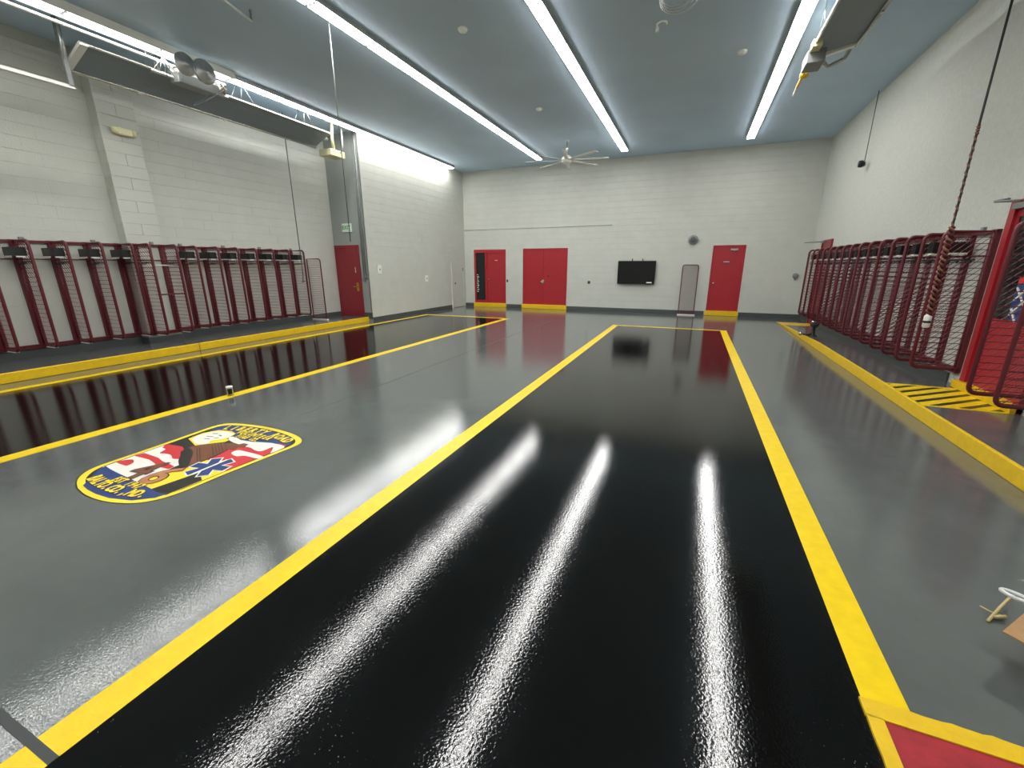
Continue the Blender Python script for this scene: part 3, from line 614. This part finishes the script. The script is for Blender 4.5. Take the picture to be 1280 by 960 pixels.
t = thing('hanging_plug', 'small black plug hanging on a thin cord by the right wall', 'plug', (3.22, 12.5, 3.85))
MB().tube([(0,0,.03),(0,0,ZC-3.85)], .008, 5).build('cord', M['cable'], t)
MB().lathe([(.03,-.02),(.07,-.01),(.075,.05),(.03,.11),(.0,.12)], (-.09,0,-.02), 'x', 12).build('plug_body', M['blk'], t); MB().tube([(.0,0,.03),(.02,0,-.06),(-.02,0,-.08)], .015, 6).build('latch', M['galv'], t)

# ------------------------------------------------------------------ small things on the floor
t = thing('floor_peg', 'small dark cylinder with white top standing on the left yellow line', 'cap', (-5.5, 3.46, .0025))
MB().lathe([(.038,0),(.038,.10),(.03,.105)], n=16).build('cylinder', M['galv'], t); MB().lathe([(.04,.10),(.04,.125),(.02,.13)], n=16).build('cap_top', M['wht'], t); MB().box(.025,-.045,.03,.05,.0,.10).build('dark_side', M['blk'], t)
zz = .012+(14.9-11.35)/4.7*.138
t = thing('floor_fitting', 'dark round-headed fitting with chrome hose end on the right walkway', 'fitting', (2.62, 11.35, zz))
MB().lathe([(.09,0),(.05,.03),(.03,.05),(.03,.2),(.08,.23),(.09,.28),(.07,.31),(.02,.32)], n=16).build('post', M['dk'], t)
MB().lathe([(.03,.30),(.05,.32),(.03,.35)], (-.04,-.03,0), n=10).build('chrome_cap', M['chr'], t)
MB().tube([(-.04,0,.05),(-.12,-.03,.03),(-.2,-.02,.045),(-.27,0,.04)], .02, 8).build('hose', M['dk'], t); MB().lathe([(.02,-.03),(.038,-.02),(.038,.02),(.02,.03)], (-.24,-.02,.05), 'x', 10).build('hose_end', M['chr'], t)
# raised red pad at lower right
t = thing('floor_pad', 'red gritty floor pad with frayed yellow border at the lower right', 'pad', (0, 0, 0))
PZ = .012; px0, px1, py1 = .775, 3.0, 1.70
MB().box(px0+.05, YF+.2, 0, px1, py1-.075, PZ-.006).build('surface', M['padred'], t)
bd = MB()
def edge(pts_in, pts_out):
    n = len(pts_in); bd.add([(x,y,0) for x,y in pts_out]+[(x,y,PZ) for x,y in pts_out]+[(x,y,PZ) for x,y in pts_in]+[(x,y,0) for x,y in pts_in],
        [q for i in range(n-1) for q in ((i,i+1,n+i+1,n+i),(n+i,n+i+1,2*n+i+1,2*n+i),(2*n+i,2*n+i+1,3*n+i+1,3*n+i))]+[(0,n,2*n,3*n),(n-1,4*n-1,3*n-1,2*n-1)])
n = 60
oi, oo = [], []
for i in range(n): y = YF+.2+(py1-.075-YF-.2)*i/(n-1); oi.append((px0+.055,y)); oo.append((px0+random.uniform(-.004,.004),y))
edge(oi, oo); oi, oo = [], []
for i in range(n+20): x = px0+(px1-px0)*i/(n+19); oi.append((x,py1-.078)); oo.append((x,py1+random.uniform(-.004,.004)))
edge(oi, oo)
bd.build('border', M['curb'], t)
# cardboard box with plastic and straw at the right edge
t = thing('cardboard_box', 'brown cardboard box cut by the right frame edge', 'box', (1.365, 2.126, 0), rz=math.radians(-42))
w, dd, h = .46, .36, .15
bm_ = MB(); th = .006; a0 = .10
bm_.box(a0,a0,0,w,dd,th).box(a0,a0,th,w,a0+th,h).box(a0,dd-th,th,w,dd,h).box(a0,a0+th,th,a0+th,dd-th,h).box(w-th,a0+th,th,w,dd-th,h); bm_.build('carton', M['card'], t)
MB().box(0,0,h,w,dd-.06,h+.006).build('flap', M['card'], t)
t = thing('plastic_handle', 'milky plastic strap with an oval slot beside the cardboard box', 'handle', (1.515, 2.41, .162), rz=math.radians(-38))
hp = MB(); hp.tube([(.03+.05*math.cos(a), .022*math.sin(a), .01) for a in [k*2*PI/16 for k in range(17)]], .010, 6); hp.tube([(.07,0,.01),(.16,.01,.01),(.3,.02,.01)], .022, 6); hp.build('strap', M['plast'], t)
crm = MB(); rnd = random.Random(3)
for i in range(8):
    c0 = Vector((.06+.025*i, .04+rnd.uniform(-.03,.03), rnd.uniform(.05,.09)))
    crm.add([(c0.x+rnd.uniform(-.05,.05), c0.y+rnd.uniform(-.05,.05), c0.z+rnd.uniform(-.03,.04)) for _ in range(8)], [(0,1,2),(2,3,4),(4,5,6),(6,7,0),(0,2,4),(0,4,6)])
crm.build('crumpled_film', M['plast'], t)
st = MB(); st.tube([(1.475,2.39,.008),(1.56,2.49,.03),(1.665,2.61,.05)], .007, 5)
st.tube([(1.475,2.465,.03),(1.51,2.455,.018),(1.56,2.45,.012)], .004, 5); st.tube([(1.51,2.425,.014),(1.56,2.44,.02)], .009, 5)
o = st.build('straw_twigs', M['straw']); tag(o, 'pale broken straw twigs sticking out beside the cardboard box', 'twigs')

# ------------------------------------------------------------------ painted emblem on the floor
em = thing('floor_emblem', 'yellow-bordered painted fire company emblem on the grey lane', 'emblem', (-3.95, 2.10, 0))
def crom(P, k=5):
    n = len(P); out = []
    for i in range(n):
        p0, p1, p2, p3 = [P[(i+j-1) % n] for j in range(4)]
        for s in range(k):
            t_ = s/k
            out.append(tuple(.5*((2*p1[a])+(-p0[a]+p2[a])*t_+(2*p0[a]-5*p1[a]+4*p2[a]-p3[a])*t_*t_+(-p0[a]+3*p1[a]-3*p2[a]+p3[a])*t_**3) for a in (0,1)))
    return out
lay = [0.0012]
def flat(name, m, poly, smooth=False, z=None):
    if z is None: lay[0] += .0001; z = lay[0]
    if name.startswith('flag'): poly = [(x*1.045 if abs(x) > .45 else x, y) for x, y in poly]
    if name == 'navy_panel': poly = [(x*(1.035 if abs(x) > .35 else 1), y*(1.028 if abs(y) > .6 else 1)) for x, y in poly]
    if smooth: poly = crom(poly, 4)
    return MB().prism(poly, 0.0005, z).build(name, m, em)
OUT = [(-.30,-.71),(-.45,-.645),(-.555,-.55),(-.595,-.44),(-.60,-.28),(-.605,-.1),(-.61,.14),(-.62,.33),(-.625,.52),(-.58,.64),(-.44,.70),(-.22,.735),(0,.745),(.26,.725),(.46,.68),(.58,.61),(.618,.51),(.60,.30),(.575,.05),(.555,-.15),(.545,-.35),(.53,-.48),(.49,-.58),(.40,-.67),(.24,-.73),(.08,-.752),(-.08,-.75),(-.2,-.733)]
flat('border', M['eblk'], [(x*1.015, y*1.012) for x, y in OUT], True); flat('border', M['eyel'], OUT, True)
flat('inner_line', M['eblk'], [(x*.925, y*.94-.0) for x, y in OUT], True)
INN = [(x*.905, y*.925) for x, y in OUT]
flat('field', M['eblk'], INN, True)
def cut(poly, smooth=False): return poly
flat('flag_white', M['ewht'], [(-.51,-.45),(-.515,-.33),(-.52,-.2),(-.525,-.07),(-.525,.03),(-.36,.05),(-.10,-.08),(.03,-.17),(.03,-.23),(.09,-.40),(.07,-.50),(-.12,-.50),(-.30,-.50)])
flat('flag_red', M['ered'], [(-.52,-.345),(-.457,-.268),(-.394,-.295),(-.37,-.347),(-.402,-.36)], True)
flat('flag_red', M['ered'], [(-.52,-.215),(-.51,-.145),(-.30,-.155),(-.197,-.181),(.02,-.205),(.03,-.255),(-.129,-.262),(-.202,-.235),(-.329,-.21)])
flat('flag_red', M['ered'], [(-.40,-.09),(-.44,-.02),(-.50,.0),(-.52,.10),(-.315,.12),(-.10,-.06),(-.15,-.116),(-.25,-.08),(-.317,-.076)], True)
flat('flag_black', M['eblk'], [(-.53,.06),(-.54,.30),(-.535,.54),(-.40,.56),(-.38,.30),(-.20,.22),(-.22,.02),(-.36,.08)])
flat('flag_red', M['ered'], [(.08,-.06),(.08,.32),(.50,.52),(.52,.35),(.50,.08),(.49,-.13),(.36,-.13)])
flat('flag_yellow', M['eyel'], [(.06,-.53),(.02,-.36),(.14,-.18),(.15,-.02),(.30,.03),(.40,-.05),(.485,-.09),(.475,-.30),(.46,-.50),(.25,-.53)])
flat('flag_black', M['eblk'], [(.27,-.535),(.30,-.38),(.335,-.195),(.47,-.27),(.455,-.52)])
flat('flag_white', M['ewht'], [(-.15,.43),(.09,.41),(.30,.46),(.50,.46),(.53,.38),(.52,.30),(.47,.36),(.44,.40),(.43,.30),(.36,.285),(.262,.31),(.12,.31),(-.12,.36)], True)
flat('flag_white', M['ewht'], [(.21,.16),(.205,.225),(.30,.235),(.52,.225),(.515,.175),(.38,.17),(.32,.135)], True)
flat('navy_panel', M['blue'], [(-.545,.47),(-.53,.57),(-.49,.605),(-.38,.635),(-.2,.655),(0,.66),(.22,.645),(.39,.61),(.49,.555),(.53,.49),(.44,.485),(.30,.455),(.14,.41),(0,.40),(-.15,.44),(-.34,.48)])
flat('navy_panel', M['blue'], [(-.28,-.665),(-.39,-.575),(-.475,-.50),(-.51,-.43),(-.42,-.445),(-.30,-.46),(-.10,-.475),(.07,-.492),(.19,-.50),(.37,-.522),(.455,-.50),(.43,-.575),(.33,-.645),(.135,-.69),(-.04,-.695),(-.17,-.685)])
flat('map_outline', M['eyel'], [(-.51,.22),(-.53,.37),(-.46,.49),(-.30,.52),(-.20,.49),(-.15,.36),(-.10,.36),(-.09,.20),(-.18,.19),(-.27,.14)])
flat('white_figure', M['ewht'], [(-.48,.24),(-.50,.35),(-.44,.46),(-.30,.49),(-.19,.46),(-.19,.35),(-.25,.28),(-.21,.22),(-.29,.17),(-.40,.20)], True)
for a, b in (((-.40,.33),(-.33,.35)),((-.36,.28),(-.31,.30)),((-.32,.40),(-.27,.39)),((-.29,.33),(-.25,.35)),((-.42,.40),(-.37,.42))):
    flat('figure_line', M['eblk'], [(a[0],a[1]-.006),(b[0],b[1]-.006),(b[0],b[1]+.006),(a[0],a[1]+.006)])
flat('barrel', M['eblk'], [(-.25,.0),(-.30,.11),(-.09,.31),(.12,.19),(.145,.07),(.15,-.05),(.16,-.17),(.09,-.20)])
flat('barrel', M['brown'], [(-.235,.02),(-.285,.11),(-.08,.295),(.118,.18),(.13,.069),(.132,-.048),(.145,-.163),(.093,-.185)])
bl = lambda t_, s_: ((-.255+.17*t_)*(1-s_)+.118*s_, (.055+.235*t_)*(1-s_)+(-.175+.355*t_)*s_)
for t_ in (.26, .33, .66, .74, .82, .90): flat('barrel_band', M['eblk'], [bl(t_, .06), bl(t_, .97), bl(t_+.022, .97), bl(t_+.022, .06)])
flat('barrel_mouth', M['eblk'], [(-.10,-.10),(-.255,.035),(-.235,.075),(-.12,.03),(.03,-.08),(.115,-.15),(.10,-.195),(.01,-.165)], True)
flat('barrel_tip', M['brown'], [(-.05,.285),(.02,.325),(.087,.318),(.111,.355),(.172,.354),(.205,.288),(.147,.277),(.16,.217),(.09,.20)])
# star of life
sc_ = (.315,-.095)
for m_, L_, w_ in ((M['ewht'], .178, .052), (M['blue'], .165, .040)):
    for a in (10, 70, 130):
        a = math.radians(a); dx, dy = math.cos(a), math.sin(a)
        flat('star_arm', m_, [(sc_[0]+dx*L_-dy*w_, sc_[1]+dy*L_+dx*w_), (sc_[0]-dx*L_-dy*w_, sc_[1]-dy*L_+dx*w_), (sc_[0]-dx*L_+dy*w_, sc_[1]-dy*L_-dx*w_), (sc_[0]+dx*L_+dy*w_, sc_[1]+dy*L_-dx*w_)])
flat('staff', M['ewht'], [(sc_[0]-.012,sc_[1]-.15),(sc_[0]+.012,sc_[1]-.15),(sc_[0]+.012,sc_[1]+.15),(sc_[0]-.012,sc_[1]+.15)])
Z = lay[0]+.0003
text_mesh('4', .40, M['eblk'], em, (-.125, -.355, Z), (0,0,.10), 'numeral', bold=.016, ext=.00015, xs=.9)
text_mesh('4', .40, M['brown'], em, (-.125, -.355, Z+.0004), (0,0,.10), 'numeral', bold=.007, ext=.00015, xs=.9)
text_mesh('6', .42, M['eblk'], em, (.105, -.36, Z), (0,0,-.05), 'numeral', bold=.016, ext=.00015, xs=.95)
text_mesh('6', .42, M['tan'], em, (.105, -.36, Z+.0004), (0,0,-.05), 'numeral', bold=.007, ext=.00015, xs=.95)
def arc(body, x0, x1, ymid, sag, size, bold=.004, xs=.8):
    n = len(body)
    for i, c in enumerate(body):
        if c == ' ': continue
        u = (i+.5)/n*2-1; x = (x0+x1)/2+(x1-x0)/2*u; y = ymid+sag*u*u; rot = math.atan2(2*sag*u, (x1-x0)/2)
        text_mesh(c, size, M['eblk'], em, (x+.003, y-.003, Z), (0,0,rot), 'letter', bold=bold+.003, ext=.00015, xs=xs)
        text_mesh(c, size, M['eyel'], em, (x, y, Z+.0004), (0,0,rot), 'letter', bold=bold, ext=.00015, xs=xs)
arc('LIBERTY ROAD', -.47, .49, .618, -.07, .135, .007, .72)
arc('VOLUNTEER', -.22, .26, .532, -.01, .095, .005, .66); arc('FIRE CO.', -.13, .19, .452, -.005, .085, .005, .66)
arc('EST 1947', -.18, .18, -.528, .0, .095, .005, .7); arc('BALTO.CO.,MD.', -.38, .35, -.622, .045, .125, .006, .68)
print('objects', len(bpy.data.objects), 'tris', sum(len(m.polygons) for m in bpy.data.meshes))
